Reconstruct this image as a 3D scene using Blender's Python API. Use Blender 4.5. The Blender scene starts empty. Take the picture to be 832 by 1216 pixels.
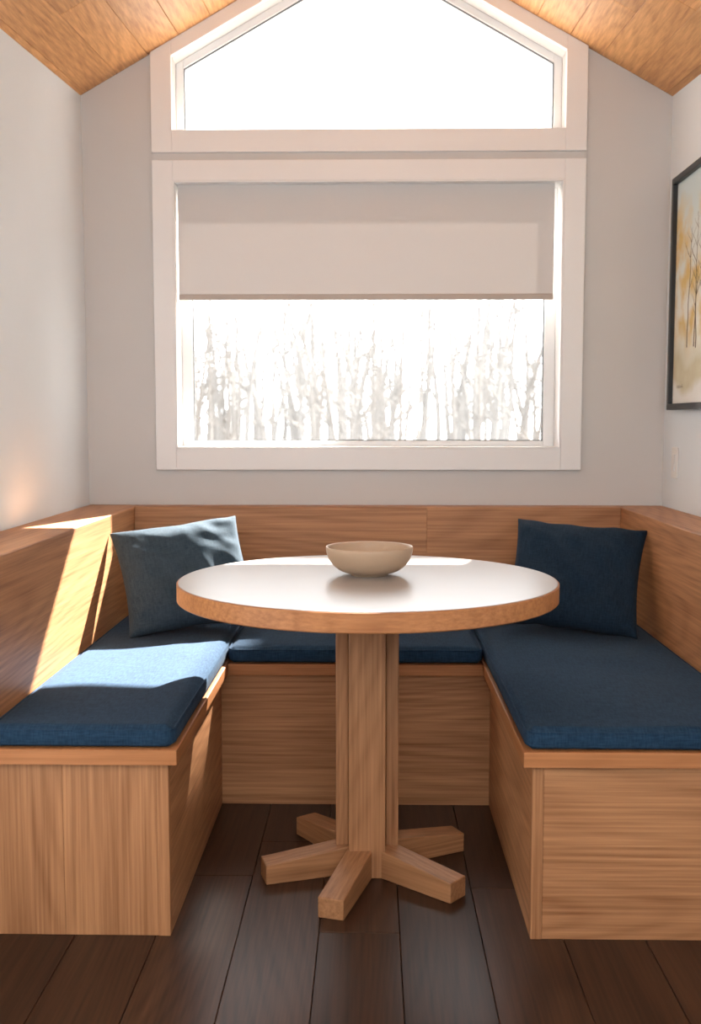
import bpy, bmesh, math, random
from mathutils import Vector, Matrix, noise
random.seed(7)
C = bpy.context.scene.collection
sc = bpy.context.scene
try:
    sc.view_settings.view_transform = 'Standard'
    sc.view_settings.look = 'None'
except Exception as e:
    print(e)
sc.view_settings.exposure = 0.0

# ------------------------------------------------------------------ materials
def new_mat(name):
    m = bpy.data.materials.new(name); m.use_nodes = True
    nt = m.node_tree
    b = nt.nodes.get('Principled BSDF')
    return m, nt, b

def N(nt, t, **kw):
    n = nt.nodes.new(t)
    for k, v in kw.items():
        if k in n.inputs: n.inputs[k].default_value = v
        else: setattr(n, k, v)
    return n

def mth(nt, op, a, b=None, c=None):
    n = nt.nodes.new('ShaderNodeMath'); n.operation = op
    for i, v in enumerate((a, b, c)):
        if v is None: continue
        if isinstance(v, (int, float)): n.inputs[i].default_value = v
        else: nt.links.new(v, n.inputs[i])
    return n.outputs[0]

def mixc(nt, f, a, b, blend='MIX'):
    n = nt.nodes.new('ShaderNodeMix'); n.data_type = 'RGBA'; n.blend_type = blend
    for s, v in ((n.inputs[0], f), (n.inputs[6], a), (n.inputs[7], b)):
        if isinstance(v, (int, float)): s.default_value = v
        elif isinstance(v, tuple): s.default_value = (*v, 1) if len(v) == 3 else v
        else: nt.links.new(v, s)
    return n.outputs[2]

def plain(name, col, rough=0.6, bump=0.0, bscale=200, var=0.03, spec=0.5):
    m, nt, b = new_mat(name)
    tc = N(nt, 'ShaderNodeTexCoord')
    nz = N(nt, 'ShaderNodeTexNoise', Scale=3.0, Detail=4.0)
    nt.links.new(tc.outputs['Object'], nz.inputs['Vector'])
    c2 = tuple(max(0, c * (1 - var * 2)) for c in col)
    nt.links.new(mixc(nt, nz.outputs['Fac'], col, c2), b.inputs['Base Color'])
    b.inputs['Roughness'].default_value = rough
    b.inputs['Specular IOR Level'].default_value = spec
    if bump:
        n2 = N(nt, 'ShaderNodeTexNoise', Scale=float(bscale), Detail=3.0)
        nt.links.new(tc.outputs['Object'], n2.inputs['Vector'])
        bp = N(nt, 'ShaderNodeBump', Strength=bump, Distance=0.002)
        nt.links.new(n2.outputs['Fac'], bp.inputs['Height'])
        nt.links.new(bp.outputs['Normal'], b.inputs['Normal'])
    return m

def wood(name, light, dark, axis, rough=0.45, tone=False, rings=0.24, ringden=55.0, scale=1.0, spec=0.35, tonevar=0.5):
    m, nt, b = new_mat(name)
    tc = N(nt, 'ShaderNodeTexCoord')
    vec = tc.outputs['Object']
    add = N(nt, 'ShaderNodeVectorMath', operation='ADD')
    nt.links.new(vec, add.inputs[0])
    tn = None
    if tone:
        at = N(nt, 'ShaderNodeAttribute', attribute_name='tone')
        sc_ = N(nt, 'ShaderNodeVectorMath', operation='SCALE'); sc_.inputs['Scale'].default_value = 17.0
        nt.links.new(at.outputs['Color'], sc_.inputs[0])
        nt.links.new(sc_.outputs[0], add.inputs[1])
        tn = at.outputs['Fac']
    else:
        oi = N(nt, 'ShaderNodeObjectInfo')
        r = mth(nt, 'MULTIPLY', oi.outputs['Random'], 13.0)
        cx = N(nt, 'ShaderNodeCombineXYZ')
        for i in range(3): nt.links.new(r, cx.inputs[i])
        nt.links.new(cx.outputs[0], add.inputs[1])
    def mapped(al, ac):
        mp = N(nt, 'ShaderNodeMapping')
        s = [ac] * 3; s['XYZ'.index(axis)] = al
        mp.inputs['Scale'].default_value = s
        nt.links.new(add.outputs[0], mp.inputs['Vector'])
        return mp.outputs['Vector']
    n1 = N(nt, 'ShaderNodeTexNoise', Scale=1.6 * scale, Detail=1.0, Roughness=0.3)
    nt.links.new(mapped(0.18, 1.7), n1.inputs['Vector'])
    ring = mth(nt, 'SINE', mth(nt, 'MULTIPLY', n1.outputs['Fac'], ringden * 4.2))
    ring = mth(nt, 'MULTIPLY_ADD', ring, 0.5, 0.5)
    ring = mth(nt, 'POWER', ring, 2.0)
    n2 = N(nt, 'ShaderNodeTexNoise', Scale=130.0 * scale, Detail=4.0, Roughness=0.65)
    nt.links.new(mapped(0.018, 1.0), n2.inputs['Vector'])
    n3 = N(nt, 'ShaderNodeTexNoise', Scale=14.0 * scale, Detail=3.0)
    nt.links.new(mapped(0.04, 1.0), n3.inputs['Vector'])
    f = mth(nt, 'MULTIPLY', ring, rings * 0.8)
    f = mth(nt, 'MULTIPLY_ADD', mth(nt, 'MULTIPLY_ADD', n2.outputs['Fac'], 3.2, -1.1), 0.55, f)
    f = mth(nt, 'MULTIPLY_ADD', mth(nt, 'MULTIPLY_ADD', n3.outputs['Fac'], 2.0, -0.5), 0.30, f)
    f = mth(nt, 'SUBTRACT', f, 0.06)
    cl = N(nt, 'ShaderNodeClamp'); nt.links.new(f, cl.inputs[0])
    col = mixc(nt, cl.outputs[0], light, dark)
    if tone:
        k = mth(nt, 'MULTIPLY_ADD', tn, tonevar, 1 - tonevar / 2)
        cx = N(nt, 'ShaderNodeCombineXYZ')
        for i in range(3): nt.links.new(k, cx.inputs[i])
        col = mixc(nt, 1.0, col, cx.outputs[0], 'MULTIPLY')
    nt.links.new(col, b.inputs['Base Color'])
    b.inputs['Roughness'].default_value = rough
    b.inputs['Specular IOR Level'].default_value = spec
    bp = N(nt, 'ShaderNodeBump', Strength=0.15, Distance=0.001)
    nt.links.new(n2.outputs['Fac'], bp.inputs['Height'])
    nt.links.new(bp.outputs['Normal'], b.inputs['Normal'])
    return m

def fabric(name, c1, c2, sheen=.03):
    m, nt, b = new_mat(name)
    tc = N(nt, 'ShaderNodeTexCoord')
    def st(s, d=3.0, sc=(1, 1, 1)):
        mp = N(nt, 'ShaderNodeMapping'); mp.inputs['Scale'].default_value = sc
        nt.links.new(tc.outputs['Object'], mp.inputs['Vector'])
        n = N(nt, 'ShaderNodeTexNoise', Scale=s, Detail=d)
        nt.links.new(mp.outputs[0], n.inputs['Vector']); return n.outputs['Fac']
    a = st(320.0, 2.0, (1, .12, .12)); c = st(320.0, 2.0, (.12, 1, 1)); d = st(5.0)
    f = mth(nt, 'ADD', mth(nt, 'MULTIPLY', a, 0.5), mth(nt, 'MULTIPLY', c, 0.5))
    g = mth(nt, 'MULTIPLY_ADD', d, 0.4, mth(nt, 'MULTIPLY_ADD', f, 2.4, -0.95))
    cl = N(nt, 'ShaderNodeClamp'); nt.links.new(g, cl.inputs[0])
    nt.links.new(mixc(nt, cl.outputs[0], c1, c2), b.inputs['Base Color'])
    b.inputs['Roughness'].default_value = 0.9
    b.inputs['Specular IOR Level'].default_value = 0.08
    b.inputs['Sheen Weight'].default_value = sheen
    bp = N(nt, 'ShaderNodeBump', Strength=0.35, Distance=0.001)
    nt.links.new(f, bp.inputs['Height']); nt.links.new(bp.outputs['Normal'], b.inputs['Normal'])
    return m

OL = (0.55, 0.27, 0.125); OD = (0.235, 0.092, 0.035)
oak_x = wood('oak_grain_x', OL, OD, 'X'); oak_y = wood('oak_grain_y', OL, OD, 'Y'); oak_z = wood('oak_grain_z', OL, OD, 'Z')
EL = (0.52, 0.22, 0.085); ED = (0.32, 0.12, 0.042)
edge_x = wood('oak_edge_x', EL, ED, 'X', rings=.15); edge_y = wood('oak_edge_y', EL, ED, 'Y', rings=.15)
tab_z = wood('table_oak_z', (0.44, .21, .095), (.18, .073, .028), 'Z', rings=.2)
tab_x = wood('table_oak_x', (0.44, .21, .095), (.19, .08, .031), 'X', rings=.15)
floor_m = wood('dark_floor_wood', (0.064, 0.028, 0.015), (0.011, 0.0046, 0.003), 'Y', rough=0.32, tone=True, rings=.3, tonevar=.9, spec=.33)
ceil_m = wood('ceiling_pine', (0.82, 0.44, 0.18), (0.46, 0.19, 0.065), 'Y', rough=0.5, tone=True, rings=.25, tonevar=.5)
dark_m = plain('joint_dark', (0.02, 0.012, 0.008), 0.9)
wall_m = plain('wall_greige_paint', (0.625, 0.60, 0.575), 0.85, 0.06, 300)
side_m = plain('wall_white_paint', (0.79, 0.845, 0.88), 0.8, 0.06, 300)
trim_m = plain('trim_white_paint', (0.84, 0.825, 0.81), 0.45)
vinyl_m = plain('window_vinyl', (0.80, 0.80, 0.80), 0.35)
blue_m = fabric('blue_linen', (0.025, 0.060, 0.108), (0.008, 0.022, 0.048))
pil_m = fabric('pillow_navy_linen', (0.018, 0.036, 0.060), (0.006, 0.014, 0.027))
slate_m = fabric('pillow_slate_linen', (0.048, 0.076, 0.102), (0.020, 0.037, 0.054))
black_m = plain('frame_black', (0.012, 0.012, 0.013), 0.4)
plas_m = plain('switch_plastic', (0.8, 0.8, 0.78), 0.35)
snow_m = plain('pale_ground', (0.27, 0.25, 0.235), 0.9)
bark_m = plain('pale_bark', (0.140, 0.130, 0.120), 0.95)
bark_far = plain('hazed_distant_bark', (0.178, 0.171, 0.163), 0.95)  # paler than the near bark: distance haze put into the colour

# ------------------------------------------------------------------ mesh helpers
def link(o, parent=None):
    C.objects.link(o)
    if parent: o.parent = parent
    return o
def empty(name, loc=(0, 0, 0)):
    e = bpy.data.objects.new(name, None); e.location = loc; e.empty_display_size = .1
    C.objects.link(e); return e
def obj_bm(name, bm, mat, parent=None, bevel=0, seg=2, smooth=False):
    bmesh.ops.recalc_face_normals(bm, faces=bm.faces)
    me = bpy.data.meshes.new(name); bm.to_mesh(me); bm.free()
    if mat: me.materials.append(mat)
    if smooth:
        for p in me.polygons: p.use_smooth = True
    o = bpy.data.objects.new(name, me); link(o, parent)
    if bevel:
        md = o.modifiers.new('bevel', 'BEVEL'); md.width = bevel; md.segments = seg; md.limit_method = 'ANGLE'
    return o
def add_box(bm, a, b):
    x0, y0, z0 = a; x1, y1, z1 = b
    v = [bm.verts.new(p) for p in ((x0,y0,z0),(x1,y0,z0),(x1,y1,z0),(x0,y1,z0),(x0,y0,z1),(x1,y0,z1),(x1,y1,z1),(x0,y1,z1))]
    return [bm.faces.new([v[i] for i in f]) for f in ((0,3,2,1),(4,5,6,7),(0,1,5,4),(1,2,6,5),(2,3,7,6),(3,0,4,7))]
def box(name, a, b, mat, parent=None, bevel=0.0015):
    bm = bmesh.new(); add_box(bm, a, b)
    return obj_bm(name, bm, mat, parent, bevel)
def add_prism(bm, pts, y0, y1):
    a = [bm.verts.new((x, y0, z)) for x, z in pts]; b = [bm.verts.new((x, y1, z)) for x, z in pts]
    n = len(pts); bm.faces.new(a); bm.faces.new(b[::-1])
    for i in range(n): bm.faces.new((a[i], b[i], b[(i+1) % n], a[(i+1) % n]))
def lathe(name, prof, mat, parent=None, seg=96, loc=(0,0,0)):
    bm = bmesh.new(); rows = []
    for r, z in prof:
        if r < 1e-6: rows.append([bm.verts.new((0, 0, z))])
        else: rows.append([bm.verts.new((r*math.cos(2*math.pi*i/seg), r*math.sin(2*math.pi*i/seg), z)) for i in range(seg)])
    for a, b in zip(rows, rows[1:]):
        for i in range(seg):
            j = (i+1) % seg
            if len(a) == 1 and len(b) == 1: continue
            if len(a) == 1: bm.faces.new((a[0], b[i], b[j]))
            elif len(b) == 1: bm.faces.new((a[i], b[0], a[j]))
            else: bm.faces.new((a[i], b[i], b[j], a[j]))
    o = obj_bm(name, bm, mat, parent, smooth=True); o.location = loc
    return o

# ------------------------------------------------------------------ room constants
XL, XR, YB = -1.08, 1.108, 4.0
YF = -.3
RZ, SL, DY = 3.012, 0.56, 0.078
def zc(x, y): return RZ - SL*abs(x) - DY*(YB - y)

def planks(name, mat, rng, width, yr, emit):
    bm = bmesh.new(); lay = bm.loops.layers.float_color.new('tone')
    x = rng[0]
    while x < rng[1] - 1e-4:
        x1 = min(x + width, rng[1]); y = yr[0] - random.random()*0.9
        while y < yr[1]:
            y1 = min(y + random.uniform(1.0, 1.9), yr[1]); ya = max(y, yr[0])
            if yr[1] - y1 < .15: y1 = yr[1]
            if y1 > ya:
                fs = emit(bm, x, x1, ya, y1)
                t = (random.random(), random.random(), random.random(), 1)
                for f in fs:
                    for l in f.loops: l[lay] = t
            y = y1
        x = x1
    return obj_bm(name, bm, mat, bevel=0.0012, seg=1)
g = .0007
floor = planks('floor', floor_m, (-2.4, 2.4), 0.19, (-0.9, 4.0),
       lambda bm, x, x1, y, y1: add_box(bm, (x+g, y+g, -0.02), (x1-g, y1-g, 0)))
box('floor_substrate', (-2.4, -0.9, -0.06), (2.4, 4.15, -0.021), dark_m, floor)
def hexa(bm, P):
    v = [bm.verts.new(p) for p in P]
    return [bm.faces.new([v[i] for i in f]) for f in ((0,3,2,1),(4,5,6,7),(0,1,5,4),(1,2,6,5),(2,3,7,6),(3,0,4,7))]
def cpl(bm, x, x1, y, y1):
    a, b = x+g, x1-g; t = .02
    return hexa(bm, [(a, y+g, zc(a,y)), (b, y+g, zc(b,y)), (b, y1-g, zc(b,y1)), (a, y1-g, zc(a,y1)),
                     (a, y+g, zc(a,y)+t), (b, y+g, zc(b,y)+t), (b, y1-g, zc(b,y1)+t), (a, y1-g, zc(a,y1)+t)])
c1 = planks('ceiling', ceil_m, (XL-.1, 0.0), 0.118, (YF, YB), cpl)
c2 = planks('ceiling_b', ceil_m, (0.0, XR+.1), 0.1208, (YF, YB), cpl)
bm = bmesh.new()
for (a, b) in ((XL-.12, 0), (0, XR+.12)):
    hexa(bm, [(a,YF,zc(a,YF)+.021),(b,YF,zc(b,YF)+.021),(b,YB+.15,zc(b,YB+.15)+.021),(a,YB+.15,zc(a,YB+.15)+.021),
              (a,YF,zc(a,YF)+.1),(b,YF,zc(b,YF)+.1),(b,YB+.15,zc(b,YB+.15)+.1),(a,YB+.15,zc(a,YB+.15)+.1)])
c3 = obj_bm('roof_deck', bm, dark_m)
for o in (c2, c3): o.parent = c1
c2.name = 'slope_boards'

for nm, x0, x1 in (('wall_left', XL-.12, XL), ('wall_right', XR, XR+.12)):
    xi = x1 if nm == 'wall_left' else x0
    bm = bmesh.new()
    zt0, zt1 = zc(xi, YF)-.001, zc(xi, YB)-.001
    hexa(bm, [(x0,YF,0),(x1,YF,0),(x1,YB,0),(x0,YB,0),(x0,YF,zt0),(x1,YF,zt0),(x1,YB,zt1),(x0,YB,zt1)])
    obj_bm(nm, bm, side_m)
# added half-height blocker behind the viewpoint, cuts low fill light
box('rear_fill_blocker', (XL-.12, YF-.14, 0), (XR+.12, YF-.02, 1.05), wall_m)

# back wall with two openings
WX0, WX1 = -.738, .715
LZ0, LZ1 = 1.097, 2.09
UZ0 = 2.275
OFF = .058
def ztop(x): return RZ - SL*abs(x)
bm = bmesh.new()
Y0, Y1 = YB, YB+.15
add_prism(bm, [(XL-.12, 0), (WX0, 0), (WX0, ztop(WX0)), (XL-.12, ztop(XL-.12))], Y0, Y1)
add_prism(bm, [(WX1, 0), (XR+.12, 0), (XR+.12, ztop(XR+.12)), (WX1, ztop(WX1))], Y0, Y1)
add_prism(bm, [(WX0, 0), (WX1, 0), (WX1, LZ0), (WX0, LZ0)], Y0, Y1)
add_prism(bm, [(WX0, LZ1), (WX1, LZ1), (WX1, UZ0), (WX0, UZ0)], Y0, Y1)
add_prism(bm, [(WX0, ztop(WX0)-OFF), (0, RZ-OFF), (0, RZ), (WX0, ztop(WX0))], Y0, Y1)
add_prism(bm, [(0, RZ-OFF), (WX1, ztop(WX1)-OFF), (WX1, ztop(WX1)), (0, RZ)], Y0, Y1)
obj_bm('wall_back', bm, wall_m)

# casings
OX0, OX1 = -.815, .793
T0, T1 = YB-.024, YB-.0005
bm = bmesh.new()
add_prism(bm, [(OX0, 1.015), (WX0, 1.015), (WX0, 2.165), (OX0, 2.165)], T0, T1)
add_prism(bm, [(WX1, 1.015), (OX1, 1.015), (OX1, 2.165), (WX1, 2.165)], T0, T1)
add_prism(bm, [(WX0, 1.015), (WX1, 1.015), (WX1, LZ0), (WX0, LZ0)], T0, T1)
add_prism(bm, [(WX0, LZ1), (WX1, LZ1), (WX1, 2.165), (WX0, 2.165)], T0, T1)
for a, b in (((WX0, LZ0), (WX0+.006, LZ1)), ((WX1-.006, LZ0), (WX1, LZ1)), ((WX0+.006, LZ0), (WX1-.006, LZ0+.006)), ((WX0+.006, LZ1-.006), (WX1-.006, LZ1))):
    add_box(bm, (a[0], T0, a[1]), (b[0], YB+.14, b[1]))
obj_bm('trim_1', bm, trim_m, bevel=.002)
bm = bmesh.new()
e = .002
add_prism(bm, [(OX0, 2.193), (WX0, 2.193), (WX0, ztop(WX0)-e), (OX0, ztop(OX0)-e)], T0, T1)
add_prism(bm, [(WX1, 2.193), (OX1, 2.193), (OX1, ztop(OX1)-e), (WX1, ztop(WX1)-e)], T0, T1)
add_prism(bm, [(WX0, 2.193), (WX1, 2.193), (WX1, UZ0), (WX0, UZ0)], T0, T1)
add_prism(bm, [(WX0, ztop(WX0)-OFF), (0, RZ-OFF), (0, RZ-e), (WX0, ztop(WX0)-e)], T0, T1)
add_prism(bm, [(0, RZ-OFF), (WX1, ztop(WX1)-OFF), (WX1, ztop(WX1)-e), (0, RZ-e)], T0, T1)
obj_bm('trim_2', bm, trim_m, bevel=.002)
box('trim_3', (OX0+.004, YB-.014, 2.1655), (OX1-.004, T1, 2.1925), wall_m, bevel=0)

# window glass material
gm, nt, b = new_mat('window_glass')
nt.nodes.remove(b)
tr = N(nt, 'ShaderNodeBsdfTransparent'); gl = N(nt, 'ShaderNodeBsdfGlossy', Roughness=.02)
fr = N(nt, 'ShaderNodeFresnel', IOR=1.3); mx = N(nt, 'ShaderNodeMixShader')
nt.links.new(fr.outputs[0], mx.inputs[0]); nt.links.new(tr.outputs[0], mx.inputs[1]); nt.links.new(gl.outputs[0], mx.inputs[2])
nt.links.new(mx.outputs[0], nt.nodes['Material Output'].inputs[0])

# lower window
w1 = empty('window_1')
bm = bmesh.new(); s = .042; x0, x1, z0, z1 = WX0+.006, WX1-.006, LZ0+.006, LZ1-.006; ya, yb = YB+.09, YB+.135
add_box(bm, (x0, ya, z0), (x0+s, yb, z1)); add_box(bm, (x1-s, ya, z0), (x1, yb, z1))
add_box(bm, (x0+s, ya, z0), (x1-s, yb, z0+.02)); add_box(bm, (x0+s, ya, z1-s), (x1-s, yb, z1))
obj_bm('sash', bm, vinyl_m, w1, bevel=.003)
gask = plain('gasket_grey', (.12, .13, .14), .5)
bm = bmesh.new(); q = .004
add_box(bm, (x0+s, ya+.01, z0+.02), (x0+s+q, ya+.02, z1-s)); add_box(bm, (x1-s-q, ya+.01, z0+.02), (x1-s, ya+.02, z1-s))
add_box(bm, (x0+s, ya+.01, z0+.02), (x1-s, ya+.02, z0+.02+q))
obj_bm('gasket', bm, gask, w1)
box('glass_pane', (x0+s, ya+.022, z0+.02), (x1-s, ya+.026, z1-s), gm, w1, bevel=0)

# upper gable window
w2 = empty('window_2')
def gable(bm, xa, xb, za, off, w, wb, ya, yb):
    f = lambda x, o: ztop(x) - o
    add_prism(bm, [(xa, za), (xa+w, za), (xa+w, f(xa+w, off)), (xa, f(xa, off))], ya, yb)
    add_prism(bm, [(xb-w, za), (xb, za), (xb, f(xb, off)), (xb-w, f(xb-w, off))], ya, yb)
    add_prism(bm, [(xa+w, za), (xb-w, za), (xb-w, za+wb), (xa+w, za+wb)], ya, yb)
    add_prism(bm, [(xa+w, f(xa+w, off+w*1.1)), (0, f(0, off+w*1.1)), (0, f(0, off)), (xa+w, f(xa+w, off))], ya, yb)
    add_prism(bm, [(0, f(0, off+w*1.1)), (xb-w, f(xb-w, off+w*1.1)), (xb-w, f(xb-w, off)), (0, f(0, off))], ya, yb)
bm = bmesh.new(); gable(bm, WX0, WX1, UZ0, OFF, .03, .014, YB+.07, YB+.12)
obj_bm('sash_gable', bm, vinyl_m, w2, bevel=.003)
bm = bmesh.new(); gable(bm, WX0+.03, WX1-.03, UZ0+.014, OFF+.033, .005, .004, YB+.075, YB+.085)
obj_bm('gasket_gable', bm, gask, w2)
bm = bmesh.new(); xa, xb = WX0+.03, WX1-.03
add_prism(bm, [(xa, UZ0+.014), (xb, UZ0+.014), (xb, ztop(xb)-OFF-.033), (0, RZ-OFF-.033), (xa, ztop(xa)-OFF-.033)], YB+.09, YB+.094)
obj_bm('glass_gable', bm, gm, w2)

# roller shade
rs = empty('roller_shade')
sm, nt, b = new_mat('shade_fabric')
b.inputs['Roughness'].default_value = .9
tc = N(nt, 'ShaderNodeTexCoord'); nz = N(nt, 'ShaderNodeTexNoise', Scale=500.0, Detail=2.0)
nt.links.new(tc.outputs['Object'], nz.inputs['Vector'])
nt.links.new(mixc(nt, nz.outputs['Fac'], (.71, .685, .665), (.61, .59, .575)), b.inputs['Base Color'])
tl = N(nt, 'ShaderNodeBsdfTranslucent'); tl.inputs[0].default_value = (.60, .58, .57, 1)
mx = N(nt, 'ShaderNodeMixShader'); mx.inputs[0].default_value = .12
nt.links.new(b.outputs[0], mx.inputs[1]); nt.links.new(tl.outputs[0], mx.inputs[2])
nt.links.new(mx.outputs[0], nt.nodes['Material Output'].inputs[0])
box('shade_cloth', (WX0+.012, YB+.012, 1.675), (WX1-.03, YB+.014, LZ1-.007), sm, rs, bevel=0)
hem = plain('shade_hem', (.50, .43, .38), .7)
box('hem_bar', (WX0+.012, YB+.006, 1.655), (WX1-.03, YB+.019, 1.677), hem, rs, bevel=.004)
bm = bmesh.new(); bmesh.ops.create_cone(bm, cap_ends=True, segments=24, radius1=.018, radius2=.018, depth=WX1-WX0-.045)
o = obj_bm('roller_tube', bm, vinyl_m, rs); o.rotation_euler = (0, math.pi/2, 0); o.location = ((WX0+WX1)/2-.008, YB+.034, LZ1-.027)

# ------------------------------------------------------------------ banquette
bq = empty('built_in_corner_bench')
BL, BR = -.465, .372
FY = 2.35; BY = 3.2
SZ0, SZ1 = .417, .452; TB = .88
IL, IR, IB = -.885, .93, 3.9
e = .001
box('left_side_panel', (BL-.02, FY+.02, 0), (BL, YB-.1, SZ0), oak_y, bq)
box('left_front_board_a', (XL+e, FY, 0), (-.712, FY+.02, SZ0), oak_z, bq)
box('left_front_board_b', (-.712, FY, 0), (-.493, FY+.02, SZ0), oak_z, bq)
box('left_post', (-.493, FY-.002, 0), (BL, FY+.02, SZ0), oak_z, bq)
box('right_side_panel', (BR, FY+.02, 0), (BR+.02, YB-.1, SZ0), oak_y, bq)
box('right_post', (BR, FY-.002, 0), (BR+.026, FY+.02, SZ0), oak_z, bq)
box('right_front_board', (BR+.026, FY, 0), (XR-e, FY+.02, SZ0), oak_x, bq)
box('back_front_board', (BL, BY, 0), (BR, BY+.02, SZ0), oak_x, bq)
box('seat_board_left', (XL+e, FY-.022, SZ0), (BL+.024, YB-e, SZ1), edge_y, bq, .003)
box('seat_board_left_nosing', (XL+e, FY-.026, SZ0), (BL+.024, FY-.022, SZ1), edge_x, bq, .001)
box('seat_board_right', (BR-.024, FY-.022, SZ0), (XR-e, YB-e, SZ1), edge_y, bq, .003)
box('seat_board_right_nosing', (BR-.024, FY-.026, SZ0), (XR-e, FY-.022, SZ1), edge_x, bq, .001)
box('seat_board_back', (BL+.0245, BY-.025, SZ0), (BR-.0245, YB-e, SZ1), edge_x, bq, .003)
box('backrest_left', (XL+e, FY-.01, SZ1), (IL, YB-e, TB), oak_y, bq, .003)
box('backrest_right', (IR, FY-.01, SZ1), (XR-e, YB-e, TB), oak_y, bq, .003)
box('backrest_back_a', (IL, IB, SZ1), (.21, YB-e, TB), oak_x, bq, .002)
box('backrest_back_b', (.21, IB, SZ1), (IR, YB-e, TB), oak_x, bq, .002)

# ------------------------------------------------------------------ cushions
def cushion(name, x0, x1, y0, y1, z0, th, seed, rv=.022):
    e = empty(name, ((x0+x1)/2, (y0+y1)/2, z0))
    hx, hy, hz = (x1-x0)/2, (y1-y0)/2, th/2
    bm = bmesh.new()
    nx, ny, nz = max(8, int(hx*2/.025)), max(8, int(hy*2/.025)), 6
    cache = {}
    def V(i, j, k):
        if (i, j, k) not in cache:
            def cs(t, n):
                u = -1 + 2*t/n
                return math.copysign(1-(1-abs(u))**1.6, u)
            u, v, w = cs(i, nx), cs(j, ny), -1+2*k/nz
            p = Vector((u*hx, v*hy, w*hz))
            q = Vector((max(-hx+rv*1.6, min(hx-rv*1.6, p.x)), max(-hy+rv*1.6, min(hy-rv*1.6, p.y)), 0))
            d = Vector((p.x-q.x, p.y-q.y))
            if d.length > 1e-7:
                m = max(abs(d.x), abs(d.y)); dd = d.normalized()*m
                p.x, p.y = q.x+dd.x, q.y+dd.y
            ex = rv
            edge = min(hx-abs(p.x), hy-abs(p.y))
            ang = max(0, 1-max(edge, 0)/ex)
            side = (k not in (0, nz))
            if side or edge < ex:
                bulge = 1-abs(w)**2.5
                sx = 1-(ex*.35*(1-bulge))/hx; sy = 1-(ex*.35*(1-bulge))/hy
                p.x *= sx; p.y *= sy
            drop = (ang**2)*.010
            if k == nz: p.z -= drop
            if k == 0: p.z += drop*.6
            if k == nz:
                uu, vv = p.x/hx, p.y/hy
                p.z += .007*(1-abs(uu)**4)*(1-abs(vv)**4)
                p.z += .003*noise.noise(Vector((p.x*6+seed, p.y*5, 0)))*(1-abs(uu)**4)
            cache[(i, j, k)] = bm.verts.new((p.x, p.y, p.z+hz))
        return cache[(i, j, k)]
    for i in range(nx):
        for j in range(ny):
            bm.faces.new((V(i,j,nz), V(i+1,j,nz), V(i+1,j+1,nz), V(i,j+1,nz)))
            bm.faces.new((V(i,j,0), V(i,j+1,0), V(i+1,j+1,0), V(i+1,j,0)))
    for k in range(nz):
        for i in range(nx):
            bm.faces.new((V(i,0,k), V(i+1,0,k), V(i+1,0,k+1), V(i,0,k+1)))
            bm.faces.new((V(i,ny,k), V(i,ny,k+1), V(i+1,ny,k+1), V(i+1,ny,k)))
        for j in range(ny):
            bm.faces.new((V(0,j,k), V(0,j,k+1), V(0,j+1,k+1), V(0,j+1,k)))
            bm.faces.new((V(nx,j,k), V(nx,j+1,k), V(nx,j+1,k+1), V(nx,j,k+1)))
    o = obj_bm('cushion_pad', bm, blue_m, e, smooth=True)
    for kz in (.012, th-.010):
        cu = bpy.data.curves.new('piping', 'CURVE'); cu.dimensions = '3D'; cu.bevel_depth = .0028; cu.bevel_resolution = 2
        sp = cu.splines.new('POLY'); pts = []; R = rv*1.5
        for (cx, cy, a0) in ((hx-R, hy-R, 0), (-hx+R, hy-R, 90), (-hx+R, -hy+R, 180), (hx-R, -hy+R, 270)):
            for t in range(7):
                a = math.radians(a0+15*t); pts.append((cx+(R-.004)*math.cos(a), cy+(R-.004)*math.sin(a), kz))
        sp.points.add(len(pts)-1)
        for p, c in zip(sp.points, pts): p.co = (*c, 1)
        sp.use_cyclic_u = True
        cu.materials.append(blue_m)
        link(bpy.data.objects.new('piping', cu), e)
    return e
cushion('seat_cushion', IL+.002, -.447, FY-.02, IB-.004, SZ1, .052, 0)
cushion('seat_cushion', .353, IR-.002, FY-.02, IB-.004, SZ1, .052, 9)
cushion('seat_cushion', -.443, .349, BY-.018, IB-.004, SZ1, .052, 21)

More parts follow.
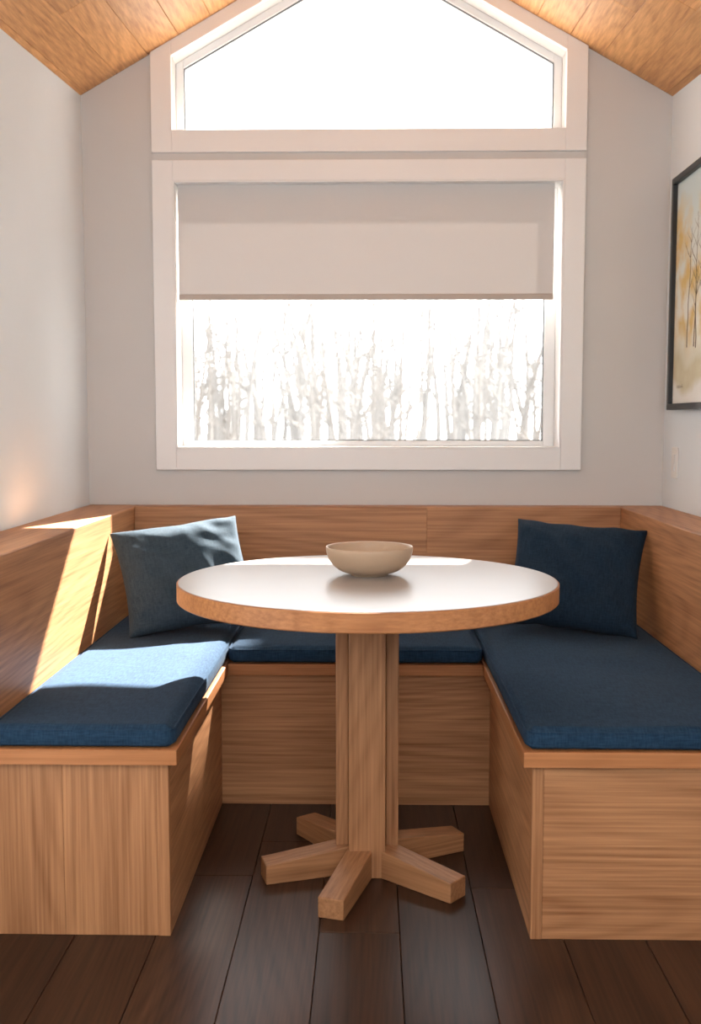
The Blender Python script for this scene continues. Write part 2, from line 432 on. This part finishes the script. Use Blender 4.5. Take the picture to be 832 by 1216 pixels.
# ------------------------------------------------------------------ pillows
def pillow(name, w, h, T, rot, xy, zrest, seed, mat):
    bm = bmesh.new(); n = 44; F = {}
    for side in (1, -1):
        for i in range(n+1):
            for j in range(n+1):
                u, v = -1+2*i/n, -1+2*j/n
                border = i in (0, n) or j in (0, n)
                if border and side == -1: F[(side,i,j)] = F[(1,i,j)]; continue
                x = w/2*u*(1-.075*(1-v*v)); z = h/2*v*(1-.085*(1-u*u))
                t = T/2*max(0, (1-u**2)*(1-v**2))**.42
                cr = abs(u*v)
                k = (1-max(abs(u), abs(v))**4)
                t += .014*noise.noise(Vector((u*2.2+seed, v*2.2, side)))*k
                t += .022*cr*noise.noise(Vector((u*4+seed, v*4, side*3)))*(1-max(abs(u), abs(v))**6)
                t += .009*math.sin(u*9+v*3+seed)*max(0, -v)*(1-abs(v)**4)*(1-u*u)
                t += .012*(1-abs(noise.noise(Vector(((u+v)*1.6+seed, (u-v)*.5, 2+side))))*5)*k*.5
                z += .008*noise.noise(Vector((u*3, seed, 1)))*(1 if v > 0 else -1)*abs(v)
                F[(side,i,j)] = bm.verts.new((x, -side*t, z))
    for side in (1, -1):
        for i in range(n):
            for j in range(n):
                vs = [F[(side,i,j)], F[(side,i+1,j)], F[(side,i+1,j+1)], F[(side,i,j+1)]]
                bm.faces.new(vs if side == 1 else vs[::-1])
    yaw, lean, roll = [math.radians(a) for a in rot]
    M = Matrix.Rotation(yaw, 4, 'Z') @ Matrix.Rotation(-lean, 4, 'X') @ Matrix.Rotation(roll, 4, 'Y')
    zm = min((M @ v.co).z for v in bm.verts)
    o = obj_bm(name, bm, mat, smooth=True)
    o.matrix_world = Matrix.Translation((xy[0], xy[1], zrest - zm)) @ M
    md = o.modifiers.new('ss', 'SUBSURF'); md.levels = 1; md.render_levels = 1
    return o
pillow('throw_pillow', .445, .42, .15, (14, 40, -8), (-.620, 3.47, 0), .507, 1.3, slate_m)
pillow('throw_pillow', .445, .42, .15, (-12, 38, 5), (.680, 3.47, 0), .507, 5.1, pil_m)

# ------------------------------------------------------------------ table
TX, TY = -.008, 2.74; TT = .787
tb = empty('round_pedestal_table', (TX, TY, 0))
topm, nt, b = new_mat('table_top_laminate')
tc = N(nt, 'ShaderNodeTexCoord'); nz = N(nt, 'ShaderNodeTexNoise', Scale=6.0, Detail=4.0)
nt.links.new(tc.outputs['Object'], nz.inputs['Vector'])
nt.links.new(mixc(nt, nz.outputs['Fac'], (.45, .42, .395), (.40, .37, .345)), b.inputs['Base Color'])
b.inputs['Roughness'].default_value = .3; b.inputs['Specular IOR Level'].default_value = .5
R = .497
eb = wood('table_edge_band', (0.53, .235, .09), (.28, .10, .035), 'X', rings=.2)
band = lathe('top_edge_band', [(0, TT-.048), (R-.003, TT-.048), (R, TT-.045), (R, TT-.003), (R-.002, TT-.0015), (R-.006, TT-.001), (0, TT-.001)], eb, tb, 160)
band.modifiers.new('es', 'EDGE_SPLIT').split_angle = math.radians(35)
lathe('top_surface', [(0, TT-.0009), (R-.004, TT-.0009), (R-.005, TT), (0, TT)], topm, tb, 160).modifiers.new('es', 'EDGE_SPLIT').split_angle = math.radians(30)
def tbox(nm, a, b, m): return box(nm, a, b, m, tb, .003)
tbox('post_core', (-.048, -.075, 0), (.048, .075, TT-.0485), tab_z)
tbox('post_wing_a', (-.083, -.035, 0), (-.0485, .035, TT-.0485), tab_z)
tbox('post_wing_b', (.0485, -.035, 0), (.083, .035, TT-.0485), tab_z)
tbox('top_cleat', (-.30, -.04, TT-.0485-.025), (-.0835, .04, TT-.0485), tab_x)
tbox('top_cleat_b', (.0835, -.04, TT-.0485-.025), (.30, .04, TT-.0485), tab_x)
for i, (ang, L) in enumerate(((-106, .315), (-40, .300), (28, .29), (127, .30), (198, .285))):
    bm = bmesh.new(); w = .033
    r0 = .05
    hexa(bm, [(r0, -w, 0), (L, -w, 0), (L, w, 0), (r0, w, 0), (r0, -w, .078), (L, -w, .052), (L, w, .052), (r0, w, .078)])
    o = obj_bm('foot_%d' % (i+1), bm, tab_x, tb, .003)
    o.rotation_euler = (0, 0, math.radians(ang))

# bowl
bowlm = plain('stoneware', (.52, .37, .25), .5, .2, 150, .08)
rb, hb = .117, .076
outer = []
for t in range(0, 15):
    a = t/14
    outer.append((.048 + (rb-.048)*math.sin(a*math.pi/2)**.8, .006+(hb-.006)*(1-math.cos(a*math.pi/2))**.85))
prof = [(0, .003), (.043, .003), (.045, 0), (.050, 0), (.050, .006)] + outer[1:]
prof += [(rb-.001, hb+.0015), (rb-.004, hb+.001)]
inner = [(max(0, r-.006), z+.005) for r, z in outer[:-1]][::-1]
prof += inner + [(0, .010)]
lathe('ceramic_bowl', prof, bowlm, None, 96, (-.003, 2.80, TT+.0005))

# ------------------------------------------------------------------ framed picture
fp = empty('framed_picture')
PX = XR - .001; ya, yb, za, zb = 3.16, 3.865, 1.24, 2.062; fw = .022; dp = .03
bm = bmesh.new()
add_box(bm, (PX-dp, ya, za), (PX, yb, za+fw)); add_box(bm, (PX-dp, ya, zb-fw), (PX, yb, zb))
add_box(bm, (PX-dp, ya, za+fw), (PX, ya+fw, zb-fw)); add_box(bm, (PX-dp, yb-fw, za+fw), (PX, yb, zb-fw))
obj_bm('frame', bm, black_m, fp, .002)
am, nt, b = new_mat('autumn_print')
tc = N(nt, 'ShaderNodeTexCoord'); sp = N(nt, 'ShaderNodeSeparateXYZ'); nt.links.new(tc.outputs['Object'], sp.inputs[0])
def nz_(s, d=4.0):
    n = N(nt, 'ShaderNodeTexNoise', Scale=s, Detail=d); nt.links.new(tc.outputs['Object'], n.inputs['Vector']); return n.outputs['Fac']
def rmp(v, a, b_):
    n = N(nt, 'ShaderNodeMapRange'); n.inputs['From Min'].default_value = a; n.inputs['From Max'].default_value = b_
    nt.links.new(v, n.inputs['Value']); return n.outputs[0]
zz = mth(nt, 'MULTIPLY_ADD', nz_(4.0), .25, sp.outputs['Z'])
col = mixc(nt, rmp(zz, 1.75, 2.1), (.80, .80, .72), (.62, .74, .76))
fol = mth(nt, 'MULTIPLY', rmp(nz_(9.0, 8.0), .40, .58), mth(nt, 'MULTIPLY', rmp(zz, 1.56, 1.68), rmp(zz, 2.12, 1.96)))
col = mixc(nt, fol, col, mixc(nt, nz_(30.0), (.66, .42, .10), (.74, .60, .28)))
col = mixc(nt, mth(nt, 'MULTIPLY', rmp(zz, 1.62, 1.54), .8), col, mixc(nt, nz_(18.0), (.50, .40, .20), (.66, .62, .42)))
col = mixc(nt, rmp(zz, 1.47, 1.42), col, (.80, .79, .74))
nt.links.new(col, b.inputs['Base Color']); b.inputs['Roughness'].default_value = .6
box('art_print', (PX-.014, ya+fw, za+fw), (PX-.010, yb-fw, zb-fw), am, fp, 0)
trunk_m = plain('print_ink', (.13, .09, .05), .8)
bm = bmesh.new()
def ribbon(bm, pts, w0, w1, x):
    n = len(pts); prev = None
    for i, (y, z) in enumerate(pts):
        w = w0+(w1-w0)*i/(n-1)
        a = bm.verts.new((x, y-w, z)); c = bm.verts.new((x, y+w, z))
        if prev: bm.faces.new((prev[0], prev[1], c, a))
        prev = (a, c)
rr = random.Random(3)
for k in range(9):
    y = rr.uniform(ya+.08, yb-.06); z = rr.uniform(1.42, 1.47); h = rr.uniform(.28, .45); pts = []
    for i in range(9):
        pts.append((y, z+h*i/8)); y += rr.uniform(-.009, .009)
    ribbon(bm, pts, .005, .0012, PX-.0143)
    for q in range(7):
        i = rr.randint(3, 7); y0, z0 = pts[i]; d = rr.choice((-1, 1)); L = rr.uniform(.04, .09)
        ribbon(bm, [(y0+d*L*t/3, z0+L*.9*t/3+rr.uniform(-.004, .004)) for t in range(4)], .002, .0006, PX-.0143)
for q in range(14):
    y0 = yb-.07-.007*q*.8; ribbon(bm, [(y0, 1.315+rr.uniform(0, .004)), (y0-.003, 1.323+rr.uniform(0, .006))], .0012, .0008, PX-.0143)
obj_bm('ink_trees', bm, trunk_m, fp)

# light switch
ls = empty('light_switch')
box('wall_plate', (XR-.006, 3.80, .992), (XR-.0005, 3.872, 1.105), plas_m, ls, .002)
box('rocker', (XR-.010, 3.821, 1.018), (XR-.006, 3.851, 1.080), plas_m, ls, .001)

# ------------------------------------------------------------------ outside
box('outdoor_ground', (-60, 4.6, -.5), (60, 120, -.3), snow_m, bevel=0)
rt = random.Random(11)
def limb(cu, p, d, L, r, depth):
    n = 6; pts = [p.copy()]; rad = [r]; q = p.copy(); dd = d.copy()
    for i in range(n):
        dd = (dd + Vector((rt.uniform(-.12, .12), rt.uniform(-.12, .12), rt.uniform(-.02, .08)))).normalized()
        q = q + dd*(L/n); pts.append(q.copy()); rad.append(r*(1-.8*(i+1)/n))
    s = cu.splines.new('POLY'); s.points.add(n)
    for k, (c, w) in enumerate(zip(pts, rad)): s.points[k].co = (*c, 1); s.points[k].radius = w
    if depth:
        for k in range(9 if depth == 2 else 6):
            i = rt.randint(1, n-1); a = rt.uniform(0, 6.28); up = rt.uniform(.5, 1.2)
            limb(cu, pts[i], Vector((math.cos(a), math.sin(a), up)).normalized(), L*rt.uniform(.25, .42), rad[i]*.45, depth-1)
def forest(name, cnt, y0, y1, h0, h1, r0, r1, mat, spread):
    cu = bpy.data.curves.new(name, 'CURVE'); cu.dimensions = '3D'; cu.bevel_depth = 1.0; cu.bevel_resolution = 0
    for k in range(cnt):
        y = rt.uniform(y0, y1); x = rt.uniform(-spread, spread)*y
        limb(cu, Vector((x, y, -.3)), Vector((rt.uniform(-.08, .08), 0, 1)).normalized(), rt.uniform(h0, h1), rt.uniform(r0, r1)*y/20, 2)
    cu.materials.append(mat)
    return link(bpy.data.objects.new(name, cu))
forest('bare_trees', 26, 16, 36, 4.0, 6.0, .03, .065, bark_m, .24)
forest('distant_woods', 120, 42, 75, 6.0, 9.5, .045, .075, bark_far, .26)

# added hedge-shaped sun blocker, out of view, keeps direct sun off the floor
bm = bmesh.new()
hx0, hx1, hy0, hy1, hz0, hz1 = 1.83, 4.6, 9.0, 9.9, -.3, 5.90
def gridface(o, du, dv, nu, nv):
    V = [[None]*(nv+1) for _ in range(nu+1)]
    for i in range(nu+1):
        for j in range(nv+1):
            p = Vector(o) + Vector(du)*i/nu + Vector(dv)*j/nv
            k = noise.noise(p*3.1)*.03 + noise.noise(p*9)*.02
            V[i][j] = bm.verts.new(p + Vector((k, k, k))*1.0)
    for i in range(nu):
        for j in range(nv): bm.faces.new((V[i][j], V[i+1][j], V[i+1][j+1], V[i][j+1]))
W_, D_, H_ = hx1-hx0, hy1-hy0, hz1-hz0
gridface((hx0, hy0, hz0), (W_, 0, 0), (0, 0, H_), 60, 120)
gridface((hx0, hy1, hz0), (W_, 0, 0), (0, 0, H_), 60, 120)
gridface((hx0, hy0, hz0), (0, D_, 0), (0, 0, H_), 22, 120)
gridface((hx1, hy0, hz0), (0, D_, 0), (0, 0, H_), 22, 120)
gridface((hx0, hy0, hz1), (W_, 0, 0), (0, D_, 0), 60, 22)
bmesh.ops.remove_doubles(bm, verts=bm.verts, dist=.001)
obj_bm('hedge_sun_blocker', bm, plain('sun_blocker_leaf', (.14, .17, .11), .9, 1.0, 12, .3))

# ------------------------------------------------------------------ light
w = bpy.data.worlds.new('World'); sc.world = w; w.use_nodes = True
bg = w.node_tree.nodes['Background']; bg.inputs[0].default_value = (.95, .98, 1, 1); bg.inputs[1].default_value = 5.8
sd = bpy.data.lights.new('sun', 'SUN'); sd.energy = 68; sd.angle = math.radians(1.2); sd.color = (1, .94, .86)
so = bpy.data.objects.new('sun', sd); link(so)
so.rotation_euler = Vector((-.36, -1, -.86)).to_track_quat('-Z', 'Y').to_euler(); so.location = (3, 12, 9)

# ------------------------------------------------------------------ camera
cd = bpy.data.cameras.new('camera'); cam = bpy.data.objects.new('camera', cd); link(cam)
cam.location = (0, 0, 1.2); cam.rotation_euler = (math.radians(90-4.96), 0, math.radians(1.1))
cd.sensor_fit = 'VERTICAL'; cd.sensor_height = 36; cd.lens = 1245/1216*36; cd.clip_start = .05; cd.clip_end = 300
cd.dof.use_dof = True; cd.dof.focus_distance = 2.9; cd.dof.aperture_fstop = 3.5
sc.camera = cam
